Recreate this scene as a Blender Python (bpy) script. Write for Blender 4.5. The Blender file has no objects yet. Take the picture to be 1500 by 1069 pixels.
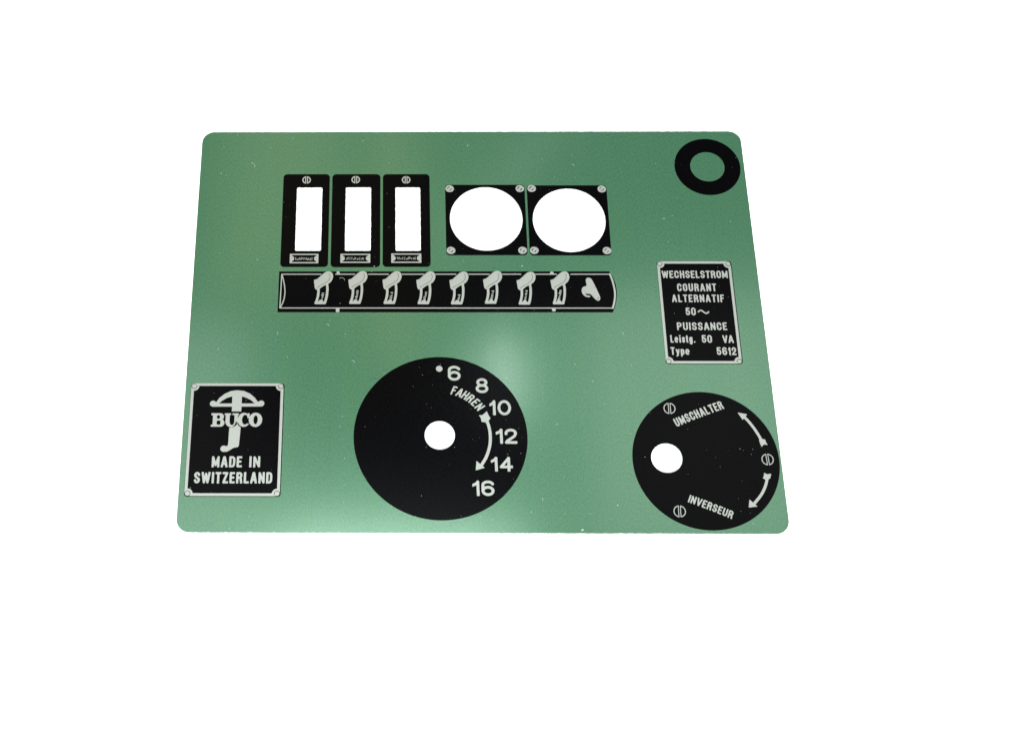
import bpy, math, random
import numpy as np
from mathutils import Matrix, Vector
from mathutils.geometry import delaunay_2d_cdt

S = 0.001                       # the panel is laid out in millimetres on its own face; scene units are metres
sc = bpy.context.scene
C = sc.collection

# ------------------------------------------------------------------ camera
cam = bpy.data.objects.new('camera', bpy.data.cameras.new('camera'))
C.objects.link(cam)
R = Matrix(((0.999904, -0.000910, 0.013823), (0.006381, 0.915937, -0.401271), (-0.012296, 0.401321, 0.915855)))
cam.matrix_world = Matrix.Translation((-0.039449, -0.258269, 0.537229)) @ R.to_4x4()
cam.data.sensor_width = 36.0
cam.data.lens = 46.095
cam.data.shift_x = 0.13781
cam.data.clip_start = 0.01
cam.data.clip_end = 50
sc.camera = cam

# ------------------------------------------------------------------ world and lamps
w = bpy.data.worlds.new('World'); sc.world = w; w.use_nodes = True
bg = w.node_tree.nodes['Background']
bg.inputs[0].default_value = (0.80, 0.9, 1.0, 1); bg.inputs[1].default_value = 0.10
sc.view_settings.view_transform = 'Standard'; sc.view_settings.look = 'None'
sc.view_settings.exposure = 0; sc.view_settings.gamma = 1

def lamp(name, loc, target, sx, sy, power, col=(1, 1, 1)):
    l = bpy.data.lights.new(name, 'AREA'); l.shape = 'RECTANGLE'
    l.size = sx; l.size_y = sy; l.energy = power; l.color = col
    o = bpy.data.objects.new(name, l); C.objects.link(o)
    o.location = loc
    o.rotation_euler = (Vector(target) - Vector(loc)).to_track_quat('-Z', 'Y').to_euler()
    return o
lamp('soft_area_light', (-0.55, -1.25, 1.25), (0.05, 0.05, 0), 1.0, 0.8, 62, (1, 0.99, 0.97))
lamp('soft_area_light', (0.1, 2.0, 1.0), (0.05, 0.0, 0), 1.4, 0.5, 40, (1, 1, 1))  # added back fill, lightens the shade at the near rims of the holes
lamp('soft_area_light', (1.10, -0.85, 1.15), (0.05, 0.05, 0), 0.8, 0.8, 42, (0.97, 0.99, 1))
def overhead(name, x, y, sx, sy, power, col, turn=0):           # unseen, level, one metre up, set for its reflection in the metal
    o = lamp(name, (x, y, 1.0), (x, y, 0), sx, sy, power, col); o.rotation_euler = (0, 0, math.radians(turn))
overhead('small_lamp', 0.106, 0.395, 0.022, 0.10, 0.20, (0.9, 1, 0.98))
overhead('low_lamp', -0.03, 0.16, 0.30, 0.05, 0.75, (0.9, 1, 0.97))
overhead('wide_glow_light', -0.22, 0.13, 0.66, 0.16, 1.1, (0.95, 1, 1))  # added panel, its reflection lifts the lower green
overhead('side_glow_light', 0.36, 0.33, 0.30, 0.38, 0.72, (1, 1, 0.97))  # added, with the next one, to brighten the plate right and left
overhead('side_glow_light', -0.29, 0.33, 0.14, 0.28, 0.26, (1, 1, 0.98))
overhead('warm_glow_light', -0.19, 0.70, 0.16, 0.36, 0.20, (1, 0.84, 0.42))  # added warm panel, its reflection yellows the upper left green
overhead('warm_glow_light', -0.035, 0.62, 0.045, 0.42, 0.11, (1, 0.80, 0.35))  # added narrow panel, mirrored as a yellowish upright band
overhead('streak_light', 0.12, 0.69, 0.018, 0.26, 0.05, (1, 0.97, 0.85), -38)  # added strip, mirrored in the metal as a thin diagonal streak

# ------------------------------------------------------------------ materials
def new_mat(name):
    m = bpy.data.materials.new(name); m.use_nodes = True
    nt = m.node_tree; return m, nt, nt.nodes['Principled BSDF'], nt.nodes, nt.links
def mix_col(nt, fac, a, b):
    n = nt.nodes.new('ShaderNodeMix'); n.data_type = 'RGBA'
    nt.links.new(fac, n.inputs['Factor']); n.inputs['A'].default_value = (*a, 1); n.inputs['B'].default_value = (*b, 1)
    return n.outputs['Result']
def noise(nt, scale, stretch=(1, 1, 1), detail=3, rough=.6):
    tc = nt.nodes.new('ShaderNodeTexCoord'); mp = nt.nodes.new('ShaderNodeMapping')
    mp.inputs['Scale'].default_value = stretch
    n = nt.nodes.new('ShaderNodeTexNoise'); n.inputs['Scale'].default_value = scale
    n.inputs['Detail'].default_value = detail; n.inputs['Roughness'].default_value = rough
    nt.links.new(tc.outputs['Object'], mp.inputs['Vector']); nt.links.new(mp.outputs['Vector'], n.inputs['Vector'])
    return n.outputs['Fac']
def ramp(nt, fac, lo, hi, a=0., b=1.):
    n = nt.nodes.new('ShaderNodeMapRange'); nt.links.new(fac, n.inputs['Value'])
    n.inputs['From Min'].default_value = lo; n.inputs['From Max'].default_value = hi
    n.inputs['To Min'].default_value = a; n.inputs['To Max'].default_value = b
    return n.outputs['Result']

# green anodised aluminium: fine grain, brushed along its height
M_green, nt, p, N, L = new_mat('green_anodised_aluminium')
g = ramp(nt, noise(nt, 1500, (1, .6, 1), detail=3, rough=.8), .34, .66)
lo = mix_col(nt, ramp(nt, noise(nt, 420, (1, .03, 1), 3), .35, .65), (0.034, 0.108, 0.051), (0.029, 0.100, 0.060))
mx = N.new('ShaderNodeMix'); mx.data_type = 'RGBA'; L.new(g, mx.inputs['Factor']); L.new(lo, mx.inputs['A']); mx.inputs['B'].default_value = (0.053, 0.153, 0.080, 1)
L.new(mx.outputs['Result'], p.inputs['Base Color'])
p.inputs['Metallic'].default_value = 0.38
L.new(ramp(nt, noise(nt, 40, (1, .25, 1), 2), .3, .7, .21, .25), p.inputs['Roughness'])
p.inputs['Coat Weight'].default_value = .7; p.inputs['Coat Roughness'].default_value = .14
bm_ = N.new('ShaderNodeBump'); bm_.inputs['Strength'].default_value = .02; bm_.inputs['Distance'].default_value = .00003
L.new(noise(nt, 3600, (1, .6, 1), 2), bm_.inputs['Height']); L.new(bm_.outputs['Normal'], p.inputs['Normal'])

M_black, nt, p, N, L = new_mat('black_printing_ink')
g = ramp(nt, noise(nt, 900, detail=3), .35, .65)
L.new(mix_col(nt, g, (0.0007, 0.0007, 0.0009), (0.0012, 0.0012, 0.0015)), p.inputs['Base Color'])
p.inputs['Roughness'].default_value = .20; p.inputs['Specular IOR Level'].default_value = .045

M_silver, nt, p, N, L = new_mat('bare_satin_aluminium')
g = ramp(nt, noise(nt, 2200, detail=3), .3, .7)
L.new(mix_col(nt, g, (0.25, 0.268, 0.245), (0.33, 0.352, 0.322)), p.inputs['Base Color'])
p.inputs['Metallic'].default_value = .45; p.inputs['Roughness'].default_value = .28

M_edge, nt, p, N, L = new_mat('cut_aluminium_edge')
g = ramp(nt, noise(nt, 1800, (1, 1, .2), 3), .35, .65)
L.new(mix_col(nt, g, (0.45, 0.46, 0.45), (0.80, 0.82, 0.80)), p.inputs['Base Color'])
p.inputs['Metallic'].default_value = .3; p.inputs['Roughness'].default_value = .4

M_dust, nt, p, N, L = new_mat('pale_dust')
p.inputs['Base Color'].default_value = (0.33, 0.36, 0.30, 1); p.inputs['Roughness'].default_value = .9

M_white, nt, p, N, L = new_mat('white_paper')
g = ramp(nt, noise(nt, 300, detail=4), .3, .7)
L.new(mix_col(nt, g, (0.88, 0.88, 0.88), (0.92, 0.92, 0.92)), p.inputs['Base Color'])
p.inputs['Roughness'].default_value = .9; p.inputs['Specular IOR Level'].default_value = .1

# ------------------------------------------------------------------ flat shapes: loops -> solid sheet
def sheet_mesh(name, loops, z0, z1, mat, bevel=0.0, origin=(0, 0)):
    """loops (mm) filled even-odd and given the thickness z0..z1 (mm)"""
    cu = bpy.data.curves.new(name, 'CURVE'); cu.dimensions = '2D'; cu.fill_mode = 'BOTH'
    cu.extrude = (z1 - z0) / 2 - bevel
    if bevel: cu.bevel_depth = bevel; cu.bevel_resolution = 2; cu.offset = -bevel
    for lp in loops:
        sp = cu.splines.new('POLY'); sp.points.add(len(lp) - 1)
        a = np.zeros((len(lp), 4), 'f'); a[:, 0] = [q[0] - origin[0] for q in lp]; a[:, 1] = [q[1] - origin[1] for q in lp]; a[:, 3] = 1
        sp.points.foreach_set('co', a.ravel()); sp.use_cyclic_u = True
    ob = bpy.data.objects.new(name, cu); C.objects.link(ob)
    dg = bpy.context.evaluated_depsgraph_get(); dg.update()
    me = bpy.data.meshes.new_from_object(ob.evaluated_get(dg), depsgraph=dg); me.name = name
    bpy.data.objects.remove(ob); bpy.data.curves.remove(cu)
    me.transform(Matrix.Diagonal((S, S, S, 1)) @ Matrix.Translation((0, 0, (z0 + z1) / 2)))
    me.materials.clear(); me.materials.append(mat)
    for pl in me.polygons: pl.material_index = 0; pl.use_smooth = False
    return me
def solid_mesh(name, loops, z0, z1, mat, origin=(0, 0)):
    """the same for traced outlines: triangulated top and bottom plus a wall along every outline"""
    loops = [[(x - origin[0], y - origin[1]) for x, y in lp] for lp in loops]
    P = [Vector(q) for lp in loops for q in lp]; E = []; b = 0
    for lp in loops:
        n = len(lp); E += [(b + i, b + (i + 1) % n) for i in range(n)]; b += n
    vo, eo, fo, ov, oe, of = delaunay_2d_cdt(P, E, [], 0, 1e-5)
    vo = np.array([tuple(v) for v in vo]); tri = np.array(fo); cen = vo[tri].mean(1)
    inside = np.zeros(len(tri), bool)
    A = np.array([tuple(P[i]) for i, j in E]); B = np.array([tuple(P[j]) for i, j in E])
    for (ax, ay), (bx, by) in zip(A, B):
        if ay == by: continue
        inside ^= ((ay > cen[:, 1]) != (by > cen[:, 1])) & (cen[:, 0] < (bx - ax) * (cen[:, 1] - ay) / (by - ay) + ax)
    tri = tri[inside]; n = len(vo)
    cnt = {}
    for t in tri.tolist():
        for i in range(3): cnt[(t[i], t[(i + 1) % 3])] = 1
    walls = [(k[0], k[0] + n, k[1] + n, k[1]) for k in cnt if (k[1], k[0]) not in cnt]
    V = [(x * S, y * S, z1 * S) for x, y in vo] + [(x * S, y * S, z0 * S) for x, y in vo]
    F = [tuple(t) for t in tri.tolist()] + [(t[2] + n, t[1] + n, t[0] + n) for t in tri.tolist()] + walls
    me = bpy.data.meshes.new(name); me.from_pydata(V, [], F); me.materials.append(mat); me.update()
    return me
def place(name, me, parent, origin=(0, 0), label=None):
    o = bpy.data.objects.new(name, me); C.objects.link(o); o.parent = parent
    ox = origin[0] * S; oy = origin[1] * S
    if parent is not None and parent.get('_ox') is not None: ox -= parent['_ox']; oy -= parent['_oy']
    o.location = (ox, oy, 0)
    if label: o['label'] = label
    return o
LAY_BLACK = (0.004, 0.022); LAY_SILVER = (0.026, 0.042); LAY_TOP = (0.046, 0.06)
def flat(name, loops, lay, mat, parent, origin=(0, 0), label=None):
    return place(name, solid_mesh(name, loops, lay[0], lay[1], mat, origin=origin), parent, origin, label)

def circle(cx, cy, r, n=96): return [(cx + r * math.cos(2 * math.pi * i / n), cy + r * math.sin(2 * math.pi * i / n)) for i in range(n)]
def rrect(x0, y0, x1, y1, r, n=8):
    out = []
    for cx, cy, a in ((x1 - r, y1 - r, 0), (x0 + r, y1 - r, 90), (x0 + r, y0 + r, 180), (x1 - r, y0 + r, 270)):
        for i in range(n + 1):
            t = math.radians(a + 90 * i / n); out.append((cx + r * math.cos(t), cy + r * math.sin(t)))
    return out
def rough(loop, amp, step=.5, seed=1, sel=None):
    """a sawn edge: walk the loop in short steps and move each point a little"""
    rnd = random.Random(seed); out = []
    for (ax, ay), (bx, by) in zip(loop, loop[1:] + loop[:1]):
        d = math.hypot(bx - ax, by - ay); n = max(1, int(d / step))
        for i in range(n):
            x = ax + (bx - ax) * i / n; y = ay + (by - ay) * i / n
            k = amp if (sel is None or sel(x, y)) else amp * .2
            if i: x += rnd.uniform(-k, k); y += rnd.uniform(-k, k)
            out.append((x, y))
    return out

# ------------------------------------------------------------------ drawn shapes: distance fields -> outlines
def f_seg(X, Y, a, b, r):
    ax, ay = a; bx, by = b; dx, dy = bx - ax, by - ay; q = dx * dx + dy * dy + 1e-12
    t = np.clip(((X - ax) * dx + (Y - ay) * dy) / q, 0, 1)
    return np.hypot(X - ax - t * dx, Y - ay - t * dy) - r
def f_line(X, Y, pts, r, closed=False):
    d = None; ps = list(pts) + ([pts[0]] if closed else [])
    for a, b in zip(ps, ps[1:]):
        e = f_seg(X, Y, a, b, r); d = e if d is None else np.minimum(d, e)
    return d
def f_box(X, Y, x0, y0, x1, y1, r=0.):
    qx = np.abs(X - (x0 + x1) / 2) - (x1 - x0) / 2 + r; qy = np.abs(Y - (y0 + y1) / 2) - (y1 - y0) / 2 + r
    return np.hypot(np.maximum(qx, 0), np.maximum(qy, 0)) + np.minimum(np.maximum(qx, qy), 0) - r
def f_disc(X, Y, cx, cy, r, ry=None):
    if ry is None: return np.hypot(X - cx, Y - cy) - r
    return (np.hypot((X - cx) / r, (Y - cy) / ry) - 1) * min(r, ry)
def f_poly(X, Y, pts):
    d = f_line(X, Y, pts, 0, True); inside = np.zeros(X.shape, bool)
    for (ax, ay), (bx, by) in zip(pts, pts[1:] + pts[:1]):
        if ay == by: continue
        c = ((ay > Y) != (by > Y)) & (X < (bx - ax) * (Y - ay) / (by - ay) + ax); inside ^= c
    return np.where(inside, -d, d)
def chaikin(pts, n=2, closed=True):
    for _ in range(n):
        out = []; m = len(pts)
        for i in range(m if closed else m - 1):
            a = pts[i]; b = pts[(i + 1) % m]
            out += [(a[0] * .75 + b[0] * .25, a[1] * .75 + b[1] * .25), (a[0] * .25 + b[0] * .75, a[1] * .25 + b[1] * .75)]
        if not closed: out = [pts[0]] + out + [pts[-1]]
        pts = out
    return pts
def thin(P, tol):
    """keep only the points of a closed outline that its shape needs"""
    n = len(P); far = int(np.argmax(((P - P[0]) ** 2).sum(1))); keep = {0, far}; Q = np.vstack([P, P[:1]])
    stack = [(0, far), (far, n)]
    while stack:
        i, j = stack.pop()
        if j - i < 2: continue
        a, b = Q[i], Q[j]; d = b - a; l = math.hypot(*d); M = Q[i + 1:j] - a
        h = np.abs(M[:, 0] * d[1] - M[:, 1] * d[0]) / l if l > 1e-9 else np.hypot(M[:, 0], M[:, 1])
        k = int(np.argmax(h))
        if h[k] > tol: k += i + 1; keep.add(k); stack += [(i, k), (k, j)]
    return [tuple(P[k]) for k in sorted(keep)]
def trace(field, x0, y0, x1, y1, res=.07):
    """marching squares on the zero level of field(X, Y); returns closed outlines in mm"""
    x0 -= 3 * res; y0 -= 3 * res; x1 += 3 * res; y1 += 3 * res
    xs = np.arange(x0, x1, res); ys = np.arange(y0, y1, res)
    X, Y = np.meshgrid(xs, ys); F = field(X, Y); F = np.where(np.abs(F) < 1e-9, 1e-9, F)
    F[0, :] = F[-1, :] = 1; F[:, 0] = F[:, -1] = 1
    B = F < 0; nxt = {}
    idx = B[:-1, :-1] * 1 + B[:-1, 1:] * 2 + B[1:, 1:] * 4 + B[1:, :-1] * 8
    pos = {}
    def e(kind, j, i):
        k = (kind, j, i)
        if k not in pos:
            if kind == 0: a, b = F[j, i], F[j, i + 1]; t = a / (a - b); pos[k] = (xs[i] + t * res, ys[j])
            else: a, b = F[j, i], F[j + 1, i]; t = a / (a - b); pos[k] = (xs[i], ys[j] + t * res)
        return k
    T = {1: [('b', 'l')], 2: [('r', 'b')], 3: [('r', 'l')], 4: [('t', 'r')], 5: [('b', 'l'), ('t', 'r')], 6: [('t', 'b')], 7: [('t', 'l')],
         8: [('l', 't')], 9: [('b', 't')], 10: [('r', 'b'), ('l', 't')], 11: [('r', 't')], 12: [('l', 'r')], 13: [('b', 'r')], 14: [('l', 'b')]}
    for j, i in zip(*np.nonzero((idx > 0) & (idx < 15))):
        E_ = {'b': (0, j, i), 't': (0, j + 1, i), 'l': (1, j, i), 'r': (1, j, i + 1)}
        for a, b in T[int(idx[j, i])]: nxt[e(*E_[a])] = e(*E_[b])
    loops = []
    while nxt:
        k0, k = nxt.popitem(); lp = [pos[k0]]
        while k != k0: lp.append(pos[k]); k = nxt.pop(k)
        if len(lp) < 8: continue
        out = thin(np.array(lp), res * .05)
        if len(out) > 2: loops.append(out)
    return loops

# ------------------------------------------------------------------ lettering, drawn stroke by stroke in a unit cell
def arc(cx, cy, rx, ry, a0, a1, n=None):
    n = n or max(4, int(abs(a1 - a0) / 15))
    return [(cx + rx * math.cos(math.radians(a0 + (a1 - a0) * i / n)), cy + ry * math.sin(math.radians(a0 + (a1 - a0) * i / n))) for i in range(n + 1)]
def stad(k=.26): return arc(.5, 1 - k, .5, k, 0, 180) + arc(.5, k, .5, k, 180, 360)
G = {
 'A': (.60, [[(0, 0), (.44, 1), (.56, 1), (1, 0)], [(.2, .28), (.8, .28)]]),
 'C': (.54, [[(1, .71)] + arc(.5, .75, .5, .25, 0, 180) + arc(.5, .25, .5, .25, 180, 360) + [(1, .29)]]),
 'D': (.54, [[(0, 0), (0, 1), (.45, 1)] + arc(.5, .74, .5, .26, 90, 0) + arc(.5, .26, .5, .26, 0, -90) + [(0, 0), (0, .1)]]),
 'E': (.47, [[(1, 1), (0, 1), (0, 0), (1, 0)], [(0, .52), (.85, .52)]]),
 'F': (.46, [[(1, 1), (0, 1), (0, 0)], [(0, .52), (.85, .52)]]),
 'H': (.55, [[(0, 0), (0, 1)], [(1, 0), (1, 1)], [(0, .52), (1, .52)]]),
 'I': (0, [[(.5, 0), (.5, 1)]]),
 'L': (.45, [[(0, 1), (0, 0), (1, 0)]]),
 'M': (.68, [[(0, 0), (0, 1), (.5, .15), (1, 1), (1, 0)]]),
 'N': (.56, [[(0, 0), (0, 1), (1, 0), (1, 1)]]),
 'O': (.55, [stad() + [(1, .74)]]),
 'P': (.54, [[(0, 0), (0, 1), (.5, 1)] + arc(.55, .74, .45, .26, 90, -90) + [(0, .48)]]),
 'R': (.55, [[(0, 0), (0, 1), (.5, 1)] + arc(.52, .76, .46, .24, 90, -90) + [(0, .52)], [(.5, .52), (.86, .42), (1, 0)]]),
 'S': (.53, [arc(.5, .77, .5, .23, 5, 215) + [(.3, .56), (.7, .44)] + arc(.5, .25, .5, .25, 35, -175)]),
 'T': (.50, [[(0, 1), (1, 1)], [(.5, 1), (.5, 0)]]),
 'U': (.55, [[(0, 1)] + arc(.5, .25, .5, .25, 180, 360) + [(1, 1)]]),
 'V': (.58, [[(0, 1), (.46, 0), (.54, 0), (1, 1)]]),
 'W': (.80, [[(0, 1), (.24, 0), (.5, .92), (.76, 0), (1, 1)]]),
 'Z': (.50, [[(0, 1), (1, 1), (0, 0), (1, 0)]]),
 'e': (.50, [[(0, .35), (1, .35), (1, .48)] + arc(.5, .48, .5, .24, 0, 180) + arc(.5, .2, .5, .2, 180, 310)]),
 'i': (0, [[(.5, 0), (.5, .66)], [(.5, .95), (.5, 1.0)]]),
 's': (.42, [[(1, .54)] + arc(.5, .55, .5, .15, 0, 215) + [(.7, .33)] + arc(.5, .17, .5, .17, 35, -180)]),
 't': (.30, [[(.4, .95), (.4, .1), (.6, 0), (1, 0)], [(0, .68), (1, .68)]]),
 'g': (.46, [arc(.5, .45, .5, .25, 0, 180) + arc(.5, .22, .5, .2, 180, 360) + [(1, .45)], [(1, .7), (1, -.1)] + arc(.5, -.1, .5, .18, 0, -160)]),
 'y': (.48, [[(0, .7), (.5, .05)], [(1, .7), (.42, -.2), (.1, -.26)]]),
 'p': (.46, [[(0, .7), (0, -.28)], [(0, .5)] + arc(.5, .48, .5, .22, 180, 0) + arc(.5, .2, .5, .2, 360, 180) + [(0, .5)]]),
 '.': (0, [[(.5, 0), (.5, .02)]]), ' ': (.34, []),
 '0': (.55, [stad() + [(1, .74)]]),
 'o': (.66, [arc(.5, .5, .5, .5, 0, 360, 32)]),
 '1': (.30, [[(0, .76), (.55, .84), (.96, 1), (1, 0)]]),
 '2': (.53, [[(0, .68)] + arc(.5, .74, .5, .26, 180, -10) + [(.86, .5), (.1, .12), (0, 0), (1, 0)]]),
 '4': (.58, [[(.76, 0), (.76, 1), (0, .27), (1, .27)]]),
 '5': (.53, [[(.92, 1), (.1, 1), (.03, .52)] + arc(.48, .33, .52, .31, 130, -165)]),
 '6': (.55, [arc(.5, .29, .5, .29, 0, 360), [(0, .29), (0, .6)] + arc(.5, .74, .5, .26, 190, 20)]),
 '8': (.56, [arc(.5, .76, .42, .24, 0, 360), arc(.5, .26, .5, .26, 0, 360)]),
}
def f_glyph(X, Y, ch, x0, y0, wd, h, r):
    """one character; its cell is x0..x0+wd, y0..y0+h and the stroke ends are cut square by the cell"""
    d = np.full(X.shape, 9.)
    low = -.36 if ch in 'gyp' else 0
    for s in G[ch][1]:
        pts = [(x0 + r + px * max(wd - 2 * r, 0), y0 + r + py * (h - 2 * r)) for px, py in s]
        if math.dist(pts[0], pts[-1]) > .3 * r:
            def ext(a, b, u):
                l = math.dist(a, b) + 1e-9; dx, dy = (a[0] - b[0]) / l, (a[1] - b[1]) / l
                k = r * .8 if (abs(dx) > abs(dy) and u[0] in (0, 1)) or (abs(dy) > abs(dx) and u[1] in (0, 1)) else 0
                return (a[0] + dx * k, a[1] + dy * k)
            pts = [ext(pts[0], pts[1], s[0])] + pts[1:-1] + [ext(pts[-1], pts[-2], s[-1])]
        d = np.minimum(d, f_line(X, Y, pts, r))
    return np.maximum(d, f_box(X, Y, x0, y0 + low * h, x0 + wd, y0 + h, r * .45))
def layout(txt, x0, x1, r, gap, wide=None):
    fixed = sum(2 * r for c in txt if G[c][0] == 0) + gap * (len(txt) - 1)
    k = (x1 - x0 - fixed) / max(sum(G[c][0] for c in txt), 1e-6); x = x0; out = []
    for c in txt:
        wd = G[c][0] * k if G[c][0] else 2 * r
        out.append((c, x, wd)); x += wd + gap
    return out
def lettering(name, txt, x0, x1, y0, h, r, parent, gap=None, lay=LAY_SILVER, label=None):
    cells = layout(txt, x0, x1, r, gap if gap is not None else h * .15)
    def f(X, Y):
        d = np.full(X.shape, 9.)
        for c, x, wd in cells:
            if c != ' ':
                m = (X[0] > x - .6) & (X[0] < x + wd + .6)
                d[:, m] = np.minimum(d[:, m], f_glyph(X[:, m], Y[:, m], c, x, y0, wd, h, r))
        return d
    return flat(name, trace(f, x0, y0 - .4 * h, x1, y0 + h), lay, M_silver, parent, ((x0 + x1) / 2, y0), label)
def turned(X, Y, px, py, a):
    ca, sa = math.cos(a), math.sin(a); return (X - px) * ca + (Y - py) * sa, -(X - px) * sa + (Y - py) * ca

# ================================================================== THE SURFACE UNDER THE PANEL
me = bpy.data.meshes.new('white_tabletop')
T = 1.2
me.from_pydata([(-1.6, -1.2, -T * S), (1.6, -1.2, -T * S), (1.6, 1.8, -T * S), (-1.6, 1.8, -T * S)], [], [(0, 1, 2, 3)])
me.materials.append(M_white)
tab = bpy.data.objects.new('white_tabletop', me); C.objects.link(tab); tab['kind'] = 'structure'

# ================================================================== THE PANEL
panel = bpy.data.objects.new('control_panel', None); C.objects.link(panel)
panel['label'] = 'green metal control panel with black dials, silver lettering and cut-out openings'
panel['category'] = 'control panel'
W2, H2 = 130.0, 100.5
GA1 = (6.14, 52.11, 16.97); GA2 = (45.0, 51.33, 16.94)
DIAL = (-16.95, -56.94, 37.96); DH = (-17.26, -56.36, 6.56)
RD = (97.52, -67.39, 31.63); RH = (80.75, -66.69, 6.65)
WIN = [(-83.2, 35.05, -71.25, 69.0), (-60.0, 35.05, -48.08, 69.05), (-36.4, 35.05, -24.78, 69.05)]
holes = [rough(rrect(*wn, .6, 3), .10, .7, 5 + i) for i, wn in enumerate(WIN)]
holes += [rough(circle(*c, 96), .05, .9, 20 + i) for i, c in enumerate((GA1, GA2))] + [rough(circle(*c, 56), .06, .9, 30 + i) for i, c in enumerate((DH, RH))]
edge = rough(rrect(-W2, -H2, W2, H2, 6.0, 10), .09, .7, 3, sel=lambda x, y: abs(y) > H2 - .5)
pm = sheet_mesh('plate', [edge] + holes, -T + .004, 0, M_green, bevel=.10)
pm.materials.append(M_edge)
for pl in pm.polygons:
    if pl.normal.z < .75: pl.material_index = 1
place('plate', pm, panel)

def part_root(name, loops, origin, label=None, mat=M_black, lay=LAY_BLACK):
    o = flat(name, loops, lay, mat, panel, origin, label)
    o['_ox'] = origin[0] * S; o['_oy'] = origin[1] * S
    return o

def emblem_loops(cx, cy, r, t, rot=0., gap=.22):
    def f(X, Y):
        x, y = turned(X, Y, cx, cy, rot)
        disc = np.hypot(x, y) - r
        half = np.maximum(disc, np.minimum(0 * x + 9, np.abs(x) * -1 + gap))     # two half discs either side of the slot
        inner = np.maximum(disc + t, -np.abs(x) + gap + t * .8)
        return np.maximum(half, -inner)
    return trace(f, cx - r, cy - r, cx + r, cy + r, .05)

# ---- three fuse or meter windows on the left
PAN = [(-89.9, 26.5, -67.75, 76.55), (-66.55, 26.4, -43.6, 76.52), (-42.45, 26.55, -20.2, 76.5)]
EMB = [(-78.85, 73.32), (-55.39, 73.45), (-31.38, 73.33)]
BOX = [(-85.55, 28.45, -72.26, 33.43), (-62.05, 28.66, -48.18, 33.43), (-38.45, 28.66, -24.52, 33.58)]
BARS = [  # small upright strokes in the little name strips: position along the strip, foot, head (0..1)
 [(.00, .05, .95), (.05, .05, .3), (.11, .0, .55), (.19, .0, .7), (.235, .3, .85), (.29, .1, .6), (.335, .1, .97), (.42, .4, .9), (.46, .15, .7), (.51, .4, .85), (.57, .2, .7), (.64, .05, .9), (.70, .0, .6), (.76, .0, .8), (.84, .0, .6), (.89, -.05, .75), (.97, -.05, .95)],
 [(.00, .1, .5), (.05, .2, .7), (.10, .05, .95), (.20, .1, .95), (.31, .05, .95), (.40, .05, .5), (.47, .05, .9), (.51, .3, .8), (.60, .0, .65), (.66, .1, .6), (.75, -.05, .9), (.86, .0, .6), (.90, .2, .8), (.96, .1, .7)],
 [(.00, .3, .95), (.05, .1, .9), (.12, .1, .95), (.20, .1, .6), (.25, .3, .5), (.31, .05, .95), (.42, .0, .95), (.52, .0, .5), (.57, .1, .7), (.63, .1, .97), (.68, .3, .95), (.72, .4, .9), (.80, .05, .7), (.90, .1, .8), (.94, .1, .6), (.99, .1, .95)],
]
for k in range(3):
    x0, y0, x1, y1 = PAN[k]; og = ((x0 + x1) / 2, (y0 + y1) / 2)
    wn = WIN[k]; hole = rrect(wn[0] - .12, wn[1] - .12, wn[2] + .12, wn[3] + .12, .6, 3)
    pr = part_root('window_frame', [rrect(x0, y0, x1, y1, 1.9), hole], og)
    flat('screw_emblem', emblem_loops(*EMB[k], 2.05, .56, 0, .20), LAY_SILVER, M_silver, pr, EMB[k])
    bx0, by0, bx1, by1 = BOX[k]
    def f(X, Y, b=BOX[k], bars=BARS[k]):
        bx0, by0, bx1, by1 = b; h = by1 - by0; my = (by0 + by1) / 2
        d = f_box(X, Y, bx0, by0, bx1, by1, .25)
        top = f_box(X, Y, bx0 + .95, by0 + .62, bx1 - .95, by1 - .62, .1)
        for cx in (bx0 + .6, bx1 - .6): top = np.maximum(top, -f_disc(X, Y, cx, my, 1.45))
        d = np.maximum(d, -top)
        a = bx0 + 2.75; ww = bx1 - bx0 - 5.5
        for t, lo, hi in bars:
            d = np.minimum(d, f_box(X, Y, a + t * ww - .11, my - .9 + lo * 1.7, a + t * ww + .11, my - .9 + hi * 1.7, .08))
        return d
    flat('name_strip', trace(f, bx0, by0, bx1, by1, .055), LAY_SILVER, M_silver, pr, ((bx0 + bx1) / 2, by0))

# ---- two round gauge openings with a screw printed in every corner
def gauge(x0, y0, x1, y1, hole, screws, seed):
    og = ((x0 + x1) / 2, (y0 + y1) / 2)
    pr = part_root('gauge_frame', [rrect(x0, y0, x1, y1, 1.7), circle(hole[0], hole[1], hole[2] + .12)], og)
    rnd = random.Random(seed)
    for i, (sx, sy) in enumerate(screws):
        a = math.radians(rnd.uniform(38, 58)); l1 = rnd.uniform(.35, .8); l2 = rnd.uniform(.35, .8); wd = rnd.uniform(.16, .26)
        def f(X, Y):
            x, y = turned(X, Y, sx, sy, a)
            d = np.minimum(np.hypot(x, y) - 1.9, f_disc(x, y, .25, -.3, 1.75))
            d = np.maximum(d, -f_seg(x, y, (-l1, .78), (l1 * .8, .82), wd)); d = np.maximum(d, -f_seg(x, y, (-l2 * .6, -.8), (l2, -.76), wd))
            return d
        flat('screw_head', trace(f, sx - 2.3, sy - 2.3, sx + 2.3, sy + 2.3, .055), LAY_SILVER, M_silver, pr, (sx, sy))
gauge(-12.9, 32.66, 24.8, 70.55, GA1, [(-10.85, 68.45), (22.45, 68.45), (-10.8, 35.2), (22.42, 35.2)], 1)
gauge(25.8, 32.56, 63.6, 70.22, GA2, [(28.05, 68.5), (61.25, 68.2), (27.85, 35.2), (61.52, 35.08)], 8)

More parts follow.
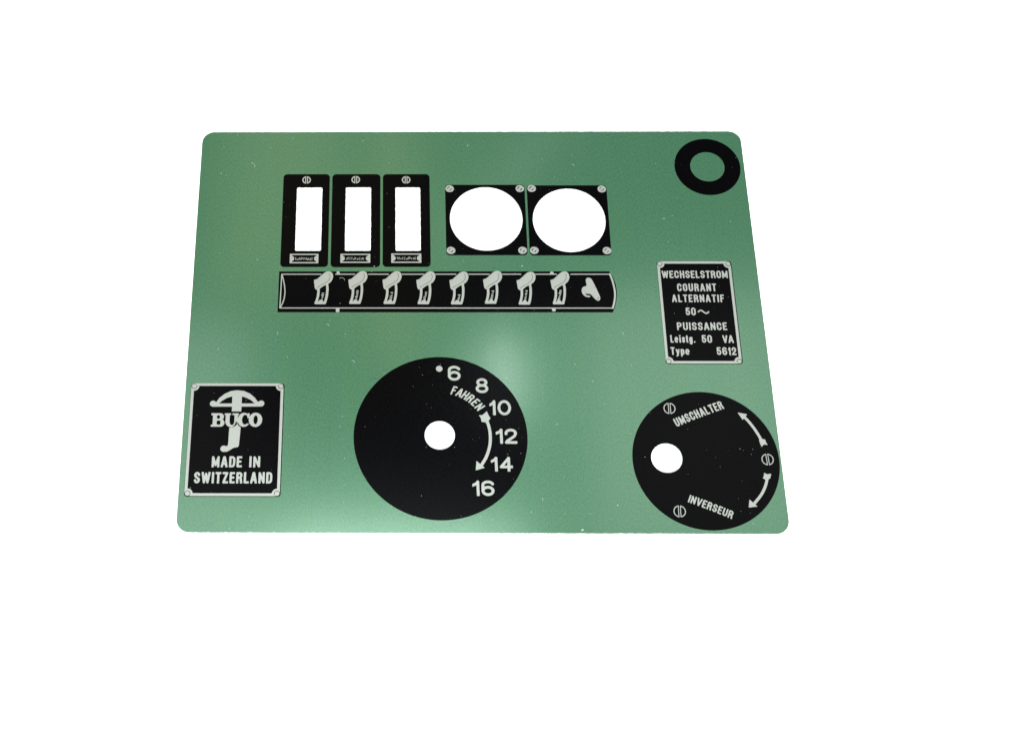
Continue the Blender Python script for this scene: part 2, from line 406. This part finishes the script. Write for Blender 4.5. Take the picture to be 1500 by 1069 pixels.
# ---- the strip with eight levers
strip_out = [(-90.23, 24.2), (-90.3, 3.28)] + [(62.2, 3.28), (63.3, 5.9), (64.2, 9.3), (64.65, 12.0), (64.75, 14.3), (64.5, 17.4), (63.6, 20.8), (62.5, 23.3), (61.9, 24.25)]
strip = part_root('switch_strip', [strip_out], (-13, 13.7))
GAPS = [(-70.9, -64.1), (-55.3, -48.9), (-39.8, -33.5), (-23.4, -18.0), (-8.7, -2.7), (6.7, 12.5), (21.2, 27.9), (37.6, 44.2)]
def f_border(X, Y):
    r = .25
    d = f_line(X, Y, [(-89.0, 22.72), (-89.3, 5.45)], r)
    d = np.minimum(d, f_line(X, Y, chaikin([(-88.9, 22.6), (-87.9, 19.0), (-87.1, 14.0), (-87.6, 9.0), (-89.2, 5.5)], 2, False), r))
    d = np.minimum(d, f_seg(X, Y, (-89.3, 5.42), (62.3, 5.42), r))
    d = np.minimum(d, f_line(X, Y, chaikin([(62.1, 22.8), (63.2, 19.2), (64.0, 13.3), (63.3, 8.5), (62.3, 5.42)], 2, False), .42))
    xs = [-89.0] + [v for g in GAPS for v in g] + [62.1]
    for a, b in zip(xs[0::2], xs[1::2]): d = np.minimum(d, f_seg(X, Y, (a, 22.75), (b, 22.75), r))
    d = np.minimum(d, f_poly(X, Y, [(-64.2, 22.5), (-63.7, 22.9), (-63.6, 24.2), (-62.4, 24.2), (-62.2, 22.9), (-61.9, 22.5)]))
    d = np.minimum(d, f_box(X, Y, -63.7, 3.35, -62.1, 5.4, .3))
    d = np.minimum(d, f_disc(X, Y, 35.5, 23.3, .85)); d = np.minimum(d, f_disc(X, Y, 35.5, 4.55, .9))
    return d
flat('border_line', trace(f_border, -90, 3, 65, 24.6, .07), LAY_SILVER, M_silver, strip, (-13, 13.7))
LEV = [-65.33, -49.48, -33.75, -18.2, -3.0, 12.48, 27.85, 43.4]
DY = [0, .15, .1, 0, -.1, .25, -.2, -.05]
MARKS = [(13.0, 9.6), (14.1, 9.2), (13.2, 9.6), (13.4, 9.6), (12.1, 9.6), (13.8, 9.6), (14.4, 9.8), (14.4, 9.4)]
for k, ax in enumerate(LEV):
    rnd = random.Random(40 + k); dy = DY[k]
    bar_n = 3 + k % 3; jit = [rnd.uniform(-.12, .12) for _ in range(24)]
    bars = []; top, bot = MARKS[k]; n = max(4, int((top - bot) / .62))
    for i in range(n):
        yy = top - (top - bot) * i / (n - 1) - (22.0 - 22.0); xr = -4.05 - .16 * i
        bars.append((xr - rnd.uniform(.5, 1.1), yy, xr, rnd.uniform(.17, .30)))
    def f(X, Y):
        x = X - ax; y = Y - dy
        head = chaikin([(-8.7, 19.5), (-7.4, 20.1), (-5.9, 21.6), (-4.2, 23.4), (-2.6, 24.3), (-.9, 24.1), (.1, 22.6), (.05, 20.6), (-.9, 18.7), (-2.3, 17.6), (-4.3, 16.7), (-5.9, 15.3), (-6.6, 14.7), (-7.9, 14.85), (-8.3, 16.0), (-8.6, 18.4)], 2)
        d = f_poly(x, y, head)
        d = np.minimum(d, f_poly(x, y, [(-8.72, 19.75), (-7.2, 20.3), (-6.5, 17.0), (-8.3, 15.8)]))
        d = np.minimum(d, f_line(x, y, chaikin([(-6.55, 15.4), (-6.5, 12.6), (-7.0, 9.8), (-7.6, 8.0)], 2, False), .56))
        d = np.minimum(d, f_line(x, y, chaikin([(-2.7, 17.8), (-2.35, 15.2), (-2.7, 10.9), (-3.5, 8.0)], 2, False), .56))
        d = np.minimum(d, f_box(x, y, -8.15, 7.35, -3.1, 8.75, .3))
        d = np.minimum(d, f_disc(x, y, -5.35, 8.7, .95))
        for a, yy, b, r in bars: d = np.minimum(d, f_seg(x, y, (a + .3, yy), (b, yy), r))
        cr = chaikin([(-7.2, 15.8), (-5.5, 17.1), (-3.6, 18.2), (-2.1, 19.3), (-1.35, 20.9), (-1.3, 22.0), (-1.9, 23.0)], 2, False)
        d = np.maximum(d, -f_line(x, y, cr, .085))
        return d
    flat('lever', trace(f, ax - 9.2, 6.9, ax + .6, 24.8, .055), LAY_SILVER, M_silver, strip, (ax - 4, 15))
def f_key(X, Y):
    pts = chaikin([(50.9, 18.6), (50.9, 20.3), (51.9, 21.1), (53.2, 20.7), (54.0, 19.4), (55.4, 15.6), (56.7, 11.9), (57.1, 10.2), (56.3, 9.0), (54.9, 9.5), (53.6, 11.3), (52.7, 12.5), (51.6, 12.9), (50.6, 13.6), (50.8, 16.6), (51.2, 17.2)], 2)
    d = f_poly(X, Y, pts)
    d = np.minimum(d, f_disc(X, Y, 50.75, 14.5, 2.05))
    d = np.minimum(d, f_line(X, Y, chaikin([(49.1, 13.6), (49.7, 12.2), (50.9, 11.4), (52.0, 11.4)], 2, False), .42))
    d = np.maximum(d, -f_line(X, Y, [(50.5, 12.9), (51.2, 12.45), (52.2, 12.35)], .16))
    d = np.maximum(d, -f_line(X, Y, chaikin([(55.6, 10.3), (56.1, 10.2), (56.3, 10.9)], 2, False), .11))
    return d
flat('latch', trace(f_key, 48, 8.5, 58, 21.8, .055), LAY_SILVER, M_silver, strip, (53, 15))

# ---- riveted plates: a silver frame with notched corners, a rivet in each
def riveted(name, x0, y0, x1, y1, bw, riv, notch, label):
    og = ((x0 + x1) / 2, (y0 + y1) / 2)
    pr = part_root(name, [rrect(x0, y0, x1, y1, 1.4)], og, label)
    cs = [(x0 + riv[1], y0 + riv[1]), (x1 - riv[1] - .15, y0 + riv[1]), (x0 + riv[1], y1 - riv[1]), (x1 - riv[1] - .15, y1 - riv[1])]
    def f(X, Y):
        a, b, c, d_ = x0 + .12, y0 + .30, x1 - .38, y1 - .06
        d = f_box(X, Y, a, b, c, d_, 1.2)
        inn = f_box(X, Y, a + bw, b + bw, c - bw, d_ - bw, .05)
        for cx, cy in cs: inn = np.maximum(inn, -f_disc(X, Y, cx, cy, notch))
        d = np.maximum(d, -inn)
        for i, (cx, cy) in enumerate(cs):                       # the dark line round each rivet
            ring = np.abs(np.hypot(X - cx, Y - cy) - riv[0] - .10) - .12
            ring = np.maximum(ring, -f_seg(X, Y, (cx, cy), (cx + (-2 if i % 2 else 2), cy + (2 if i > 1 else -2)), .25) if i != 0 else ring)
            d = np.maximum(d, -ring)
        return np.where(False, d, d)
    flat('frame_line', trace(f, x0, y0, x1, y1, .06), LAY_SILVER, M_silver, pr, og)
    for cx, cy in cs: flat('rivet', [circle(cx, cy, riv[0] - .06, 20)], LAY_TOP, M_silver, pr, (cx, cy))
    return pr
badge = riveted('maker_badge', -127.5, -84.6, -85.9, -31.8, 1.25, (1.05, 1.45), 2.2, 'black badge with a crossbow emblem in a riveted silver frame')
rating = riveted('rating_label', 84.05, -22.35, 118.4, 29.5, 1.2, (1.0, 1.35), 2.15, 'tall black label with seven lines of silver lettering')

# crossbow emblem
def f_bow(X, Y):
    cx = -106.7; x = X - cx
    bow = [(-10.9, -41.0), (-9.2, -40.9), (-7.9, -38.9), (-5.6, -36.9), (-2.9, -35.55), (0, -35.2), (2.9, -35.55), (5.6, -36.8), (7.8, -38.7), (9.1, -40.6), (10.9, -41.0), (10.9, -42.95), (-10.9, -43.05)]
    d = f_poly(x, Y, bow)
    d = np.minimum(d, f_disc(x, Y, -10.55, -41.6, 1.4)); d = np.minimum(d, f_disc(x, Y, 10.75, -41.5, 1.4))
    L_ = chaikin([(-8.0, -41.55), (-6.6, -40.2), (-4.6, -38.9), (-2.2, -38.1), (-2.15, -41.5)], 0)
    R_ = [(2.0, -38.1), (4.3, -38.9), (6.4, -40.1), (7.9, -41.5), (2.05, -41.5)]
    d = np.maximum(d, -f_poly(x, Y, L_)); d = np.maximum(d, -f_poly(x, Y, R_))
    d = np.minimum(d, f_box(x, Y, -2.1, -45.3, 2.08, -36, .1))
    foot = [(-2.75, -50.0), (2.3, -50.0), (2.2, -52.4), (2.0, -57.0), (1.75, -61.4), (1.3, -62.0), (-.4, -62.3), (-2.4, -63.6), (-3.2, -64.1), (-4.4, -64.15), (-4.4, -61.6), (-3.2, -61.5), (-2.9, -60.7), (-2.9, -57), (-2.8, -53)]
    d = np.minimum(d, np.maximum(f_poly(x, Y, foot), Y + 50.0))
    d = np.minimum(d, f_disc(x, Y, -4.75, -62.75, 1.45))
    # keep a dark line round the letters that cross the stock
    ring = f_disc(x, Y, -3.0, -49.3, 3.05, 3.75); ring = np.minimum(ring, f_disc(x, Y, 3.4, -49.3, 3.2, 3.7))
    low = np.maximum(ring, Y + 46)
    return np.maximum(d, -low)
flat('crossbow_emblem', trace(f_bow, -119, -64.6, -94, -34.8, .07), LAY_SILVER, M_silver, badge, (-106.7, -50))
# the four slab-serif letters of the maker's name
def f_name(X, Y):
    b, t = -52.5, -46.15
    # B
    d = f_box(X, Y, -117.7, b, -113.9, b + .95, .2); d = np.minimum(d, f_box(X, Y, -117.7, t - .95, -113.9, t, .2))
    d = np.minimum(d, f_box(X, Y, -116.95, b, -115.25, t))
    up = f_box(X, Y, -116.2, -49.5, -112.15, t, 1.65); up = np.maximum(up, -f_box(X, Y, -115.2, -48.75, -113.85, t - .95, .55))
    lo = f_box(X, Y, -116.2, b, -111.75, -48.95, 1.75); lo = np.maximum(lo, -f_box(X, Y, -115.2, b + .95, -113.5, -49.6, .6))
    d = np.minimum(d, np.minimum(up, lo))
    # U
    d = np.minimum(d, f_box(X, Y, -111.85, t - .85, -109.0, t - .05, .2)); d = np.minimum(d, f_box(X, Y, -108.4, t - .85, -105.6, t - .05, .2))
    u = np.maximum(np.maximum(f_disc(X, Y, -108.65, -49.9, 2.75, 2.85), -f_disc(X, Y, -108.45, -49.9, 1.05, 1.85)), Y + 49.9)
    u = np.minimum(u, f_box(X, Y, -111.35, -50, -109.55, t - .3)); u = np.minimum(u, f_box(X, Y, -107.45, -50, -106.0, t - .3))
    d = np.minimum(d, u)
    # C
    c = np.maximum(f_disc(X, Y, -103.25, -49.25, 2.75, 3.3), -f_disc(X, Y, -102.75, -49.2, 1.35, 2.3))
    c = np.maximum(c, -f_box(X, Y, -102.6, -51.0, -99.8, -48.0)); c = np.minimum(c, f_box(X, Y, -101.75, -48.4, -100.85, t, .2))
    d = np.minimum(d, c)
    # O
    o = np.maximum(f_disc(X, Y, -98.15, -49.25, 2.95, 3.35), -f_disc(X, Y, -98.1, -49.25, .95, 2.1))
    return np.minimum(d, o)
flat('maker_name', trace(f_name, -118.2, -53, -95, -45.8, .055), LAY_SILVER, M_silver, badge, (-106.7, -49))
lettering('lettering', 'MADE', -116.3, -103.2, -71.3, 5.1, .48, badge, .62)
lettering('lettering', 'IN', -100.0, -95.3, -71.3, 5.1, .48, badge, .75)
lettering('lettering', 'SWITZERLAND', -123.6, -89.8, -78.6, 5.15, .48, badge, .62)

# seven lines of the rating label
for txt, x0, x1, y0, h, gp in (('WECHSELSTROM', 85.95, 116.1, 20.75, 3.82, .46), ('COURANT', 92.4, 110.2, 13.98, 3.95, .6), ('ALTERNATIF', 89.55, 113.2, 8.45, 3.85, .62),
        ('50', 95.2, 99.75, 1.79, 3.88, .5), ('PUISSANCE', 90.6, 113.1, -5.6, 3.85, .58), ('Leistg.', 87.1, 98.2, -11.83, 3.77, .5), ('50', 101.2, 105.75, -11.87, 3.81, .5),
        ('VA', 110.5, 115.4, -11.97, 3.81, .35), ('Type', 86.75, 95.1, -17.79, 3.73, .45), ('5612', 107.3, 116.0, -17.93, 3.88, .5)):
    lettering('lettering', txt, x0, x1, y0, h, .35, rating, gp)
wave = [(100.95 + 4.6 * i / 24, 3.55 + .75 * math.sin(2 * math.pi * i / 24)) for i in range(25)]
flat('wave_sign', trace(lambda X, Y: f_line(X, Y, wave, .33), 100.5, 2.2, 106, 5, .055), LAY_SILVER, M_silver, rating, (103.2, 3.5))

# ---- large dial with the speed numbers
dial = part_root('speed_dial', [circle(*DIAL, 160), circle(DH[0], DH[1], DH[2] + .12)], DIAL[:2], 'large round black dial numbered 6 to 16')
flat('dot', [circle(-17.04, -24.7, 1.45, 40)], LAY_SILVER, M_silver, dial, (-17.04, -24.7))
for txt, x0, x1, y0, h in (('6', -13.2, -7.55, -30.46, 7.2), ('8', -1.0, 4.6, -36.4, 7.13), ('1o', 4.85, 14.3, -46.91, 7.1), ('12', 7.2, 16.45, -60.23, 7.0), ('14', 4.7, 14.05, -72.95, 6.7), ('16', -3.6, 5.85, -84.0, 6.95)):
    lettering('numeral', txt, x0, x1, y0, h, .60, dial, .85)
def f_fahren(X, Y):
    d = np.full(X.shape, 9.); cx, cy = -17.26, -56.6
    for c, deg, tilt in zip('FAHREN', (17.2, 24.2, 31.2, 38.2, 45.4, 52.6), (13, 22, 29, 36, 42, 47)):
        a = math.radians(deg); px, py = cx + 22.4 * math.sin(a), cy + 22.4 * math.cos(a)
        x, y = turned(X, Y, px, py, -math.radians(tilt)); wd = {'F': 1.95, 'E': 2.0, 'N': 2.35, 'R': 2.25, 'A': 2.45, 'H': 2.3}[c]
        m = (np.abs(x) < 2.6) & (np.abs(y) < 3)
        e = f_glyph(x + 0.16 * -y, y, c, -wd / 2, -2.1, wd, 4.2, .36); d = np.where(m, np.minimum(d, e), d)
    return d
flat('lettering', trace(f_fahren, -13.5, -47, 4, -31, .055), LAY_SILVER, M_silver, dial, (-5, -39))
def f_arrow(X, Y):
    pts = arc(-17.3, -57.0, 22.1, 22.1, 21, -37, 24)
    d = f_line(X, Y, pts, .66)
    d = np.minimum(d, f_poly(X, Y, [(-1.8, -72.3), (-1.45, -68.4), (1.75, -71.2)]) - .12)
    fl = [(3.6, -45.0), (4.3, -46.9), (5.15, -48.3), (4.4, -49.3), (3.7, -50.6), (2.3, -50.2), (1.2, -50.0), (.9, -48.3), (.05, -46.9), (1.5, -46.9), (2.4, -46.2)]
    return np.minimum(d, f_poly(X, Y, fl))
flat('arrow', trace(f_arrow, -2.5, -73, 6, -44, .06), LAY_SILVER, M_silver, dial, (3, -58))

# ---- small dial with the reversing arrows
rdial = part_root('reversing_dial', [circle(*RD, 150), circle(RH[0], RH[1], RH[2] + .12)], RD[:2], 'round black dial with two curved arrows and an off-centre hole')
for (ex, ey), rot in (((83.86, -43.58), 0.0), ((124.12, -67.23), .05), ((84.2, -90.65), -.03)):
    flat('screw_emblem', emblem_loops(ex, ey, 2.62, .40, rot, .27), LAY_SILVER, M_silver, rdial, (ex, ey))
def slanted(txt, p0, p1, h, r, gap, bend):
    ang = math.atan2(p1[1] - p0[1], p1[0] - p0[0]); ln = math.dist(p0, p1); cells = layout(txt, 0, ln, r, gap)
    def f(X, Y):
        x, y = turned(X, Y, p0[0], p0[1], ang); d = np.full(X.shape, 9.)
        y = y - bend * 4 * (x / ln) * (1 - x / ln)
        for c, cx, wd in cells:
            m = (x > cx - .7) & (x < cx + wd + .7) & (y > -1) & (y < h + 1)
            d = np.where(m, np.minimum(d, f_glyph(x, y, c, cx, 0, wd, h, r)), d)
        return d
    xs = sorted((p0[0], p1[0])); ys = sorted((p0[1], p1[1]))
    return trace(f, xs[0] - h, ys[0] - h, xs[1] + h, ys[1] + h * 1.2, .055)
flat('lettering', slanted('UMSCHALTER', (86.35, -52.3), (107.95, -43.65), 3.95, .34, .44, .25), LAY_SILVER, M_silver, rdial, (97, -46))
flat('lettering', slanted('INVERSEUR', (87.95, -86.5), (105.9, -94.0), 3.55, .32, .42, .15), LAY_SILVER, M_silver, rdial, (97, -88))
def arrow_shape(pts, head, fl, nm):
    cp = chaikin(pts, 2, False)
    f = lambda X, Y: np.minimum(np.minimum(f_line(X, Y, cp, .6), f_poly(X, Y, head) - .12), f_poly(X, Y, fl))
    a = np.array(pts + head + fl)
    flat('arrow', trace(f, a[:, 0].min() - 1, a[:, 1].min() - 1, a[:, 0].max() + 1, a[:, 1].max() + 1, .06), LAY_SILVER, M_silver, rdial, pts[2], nm)
arrow_shape([(115.6, -47.0), (117.5, -49.1), (119.9, -52.8), (121.7, -56.5), (122.6, -58.9)], [(113.7, -45.65), (115.4, -48.75), (117.4, -46.4)],
            [(121.4, -58.3), (121.7, -59.9), (122.2, -61.5), (122.9, -60.7), (123.6, -60.3), (124.9, -60.6), (124.3, -59.3), (124.1, -58.1), (122.8, -57.7)], 'arrow curving upwards')
arrow_shape([(123.1, -75.4), (122.1, -78.8), (119.9, -83.0), (116.1, -87.2)], [(113.8, -88.75), (114.4, -85.5), (117.2, -88.3)],
            [(121.9, -73.3), (123.2, -73.95), (124.9, -73.7), (124.6, -74.8), (124.2, -75.9), (122.5, -76.7), (121.1, -75.7), (121.7, -74.6)], 'arrow curving downwards')

# ---- black ring in the corner
flat('ring', [circle(112.43, 80.45, 15.65, 120), circle(112.4, 80.46, 8.13, 90)], LAY_BLACK, M_black, panel, (112.4, 80.5), 'plain black ring printed in the corner')

for o in list(bpy.data.objects):
    if '_ox' in o: del o['_ox']; del o['_oy']

# ================================================================== DUST AND LINT
rnd = random.Random(77); V = []; Fc = []
def in_hole(x, y):
    return (any(a - .5 < x < c + .5 and b - .5 < y < d + .5 for a, b, c, d in WIN) or any(math.hypot(x - c[0], y - c[1]) < c[2] + .5 for c in (GA1, GA2, DH, RH)))
def speck(x, y, r):
    n = 6; b = len(V); z = .064
    q = [r * rnd.uniform(.6, 1.3) for _ in range(n)]
    for i in range(n): V.append((x + q[i] * math.cos(i * math.pi / 3), y + q[i] * math.sin(i * math.pi / 3), z))
    V.append((x, y, z + r * .7))
    for i in range(n): Fc.append((b + i, b + (i + 1) % n, b + n))
def fibre(pts, r):
    b = len(V); z = .068
    for i, (x, y) in enumerate(pts):
        a = pts[max(i - 1, 0)]; c = pts[min(i + 1, len(pts) - 1)]; l = math.dist(a, c) + 1e-9; nx, ny = -(c[1] - a[1]) / l * r, (c[0] - a[0]) / l * r
        V.extend([(x + nx, y + ny, z), (x, y, z + r), (x - nx, y - ny, z)])
        if i:
            o = b + 3 * i
            Fc.extend([(o - 3, o - 2, o + 1, o), (o - 2, o - 1, o + 2, o + 1)])
for _ in range(420):
    x, y = rnd.uniform(-128, 128), rnd.uniform(-99, 99)
    if not in_hole(x, y): speck(x, y, .06 + .12 * rnd.random() ** 4)
for x, y, r in ((-119.87, 77.1, .24), (42.4, -98.9, .5), (22.0, 27.0, .3), (-46.3, 27.0, .25), (-25.5, -84.0, .2), (58.0, -88.0, .3)): speck(x, y, r)
def curl(x, y, a, l, k):
    pts = []
    for i in range(9):
        pts.append((x, y)); a += k; x += math.cos(a) * l / 8; y += math.sin(a) * l / 8
    fibre(pts, .065)
curl(-105.7, 82.7, .3, 3.6, -.28)
curl(-62.2, 20.6, .9, 3.2, -.3)
for q in ((-55.0, -22.0, 1.0, 2.0, .3), (-2.0, 92.0, .4, 1.5, .2), (48.0, 82.0, .1, 1.6, -.2),
          (90.0, 52.0, 2.0, 1.6, .3), (66.0, -8.0, .5, 1.8, .3), (-68.0, 5.0 - 8, .9, 2.0, -.3), (-90.0, -8.0, .4, 1.6, .3), (26.0, -86.0, .2, 1.5, .3), (-100.0, 30.0, 1.8, 1.3, .2)): curl(*q)
me = bpy.data.meshes.new('dust'); me.from_pydata([(x * S, y * S, z * S) for x, y, z in V], [], Fc); me.materials.append(M_dust)
du = bpy.data.objects.new('dust', me); C.objects.link(du); du['kind'] = 'stuff'
du['label'] = 'pale specks of dust and lint scattered over the green panel'; du['category'] = 'dust'
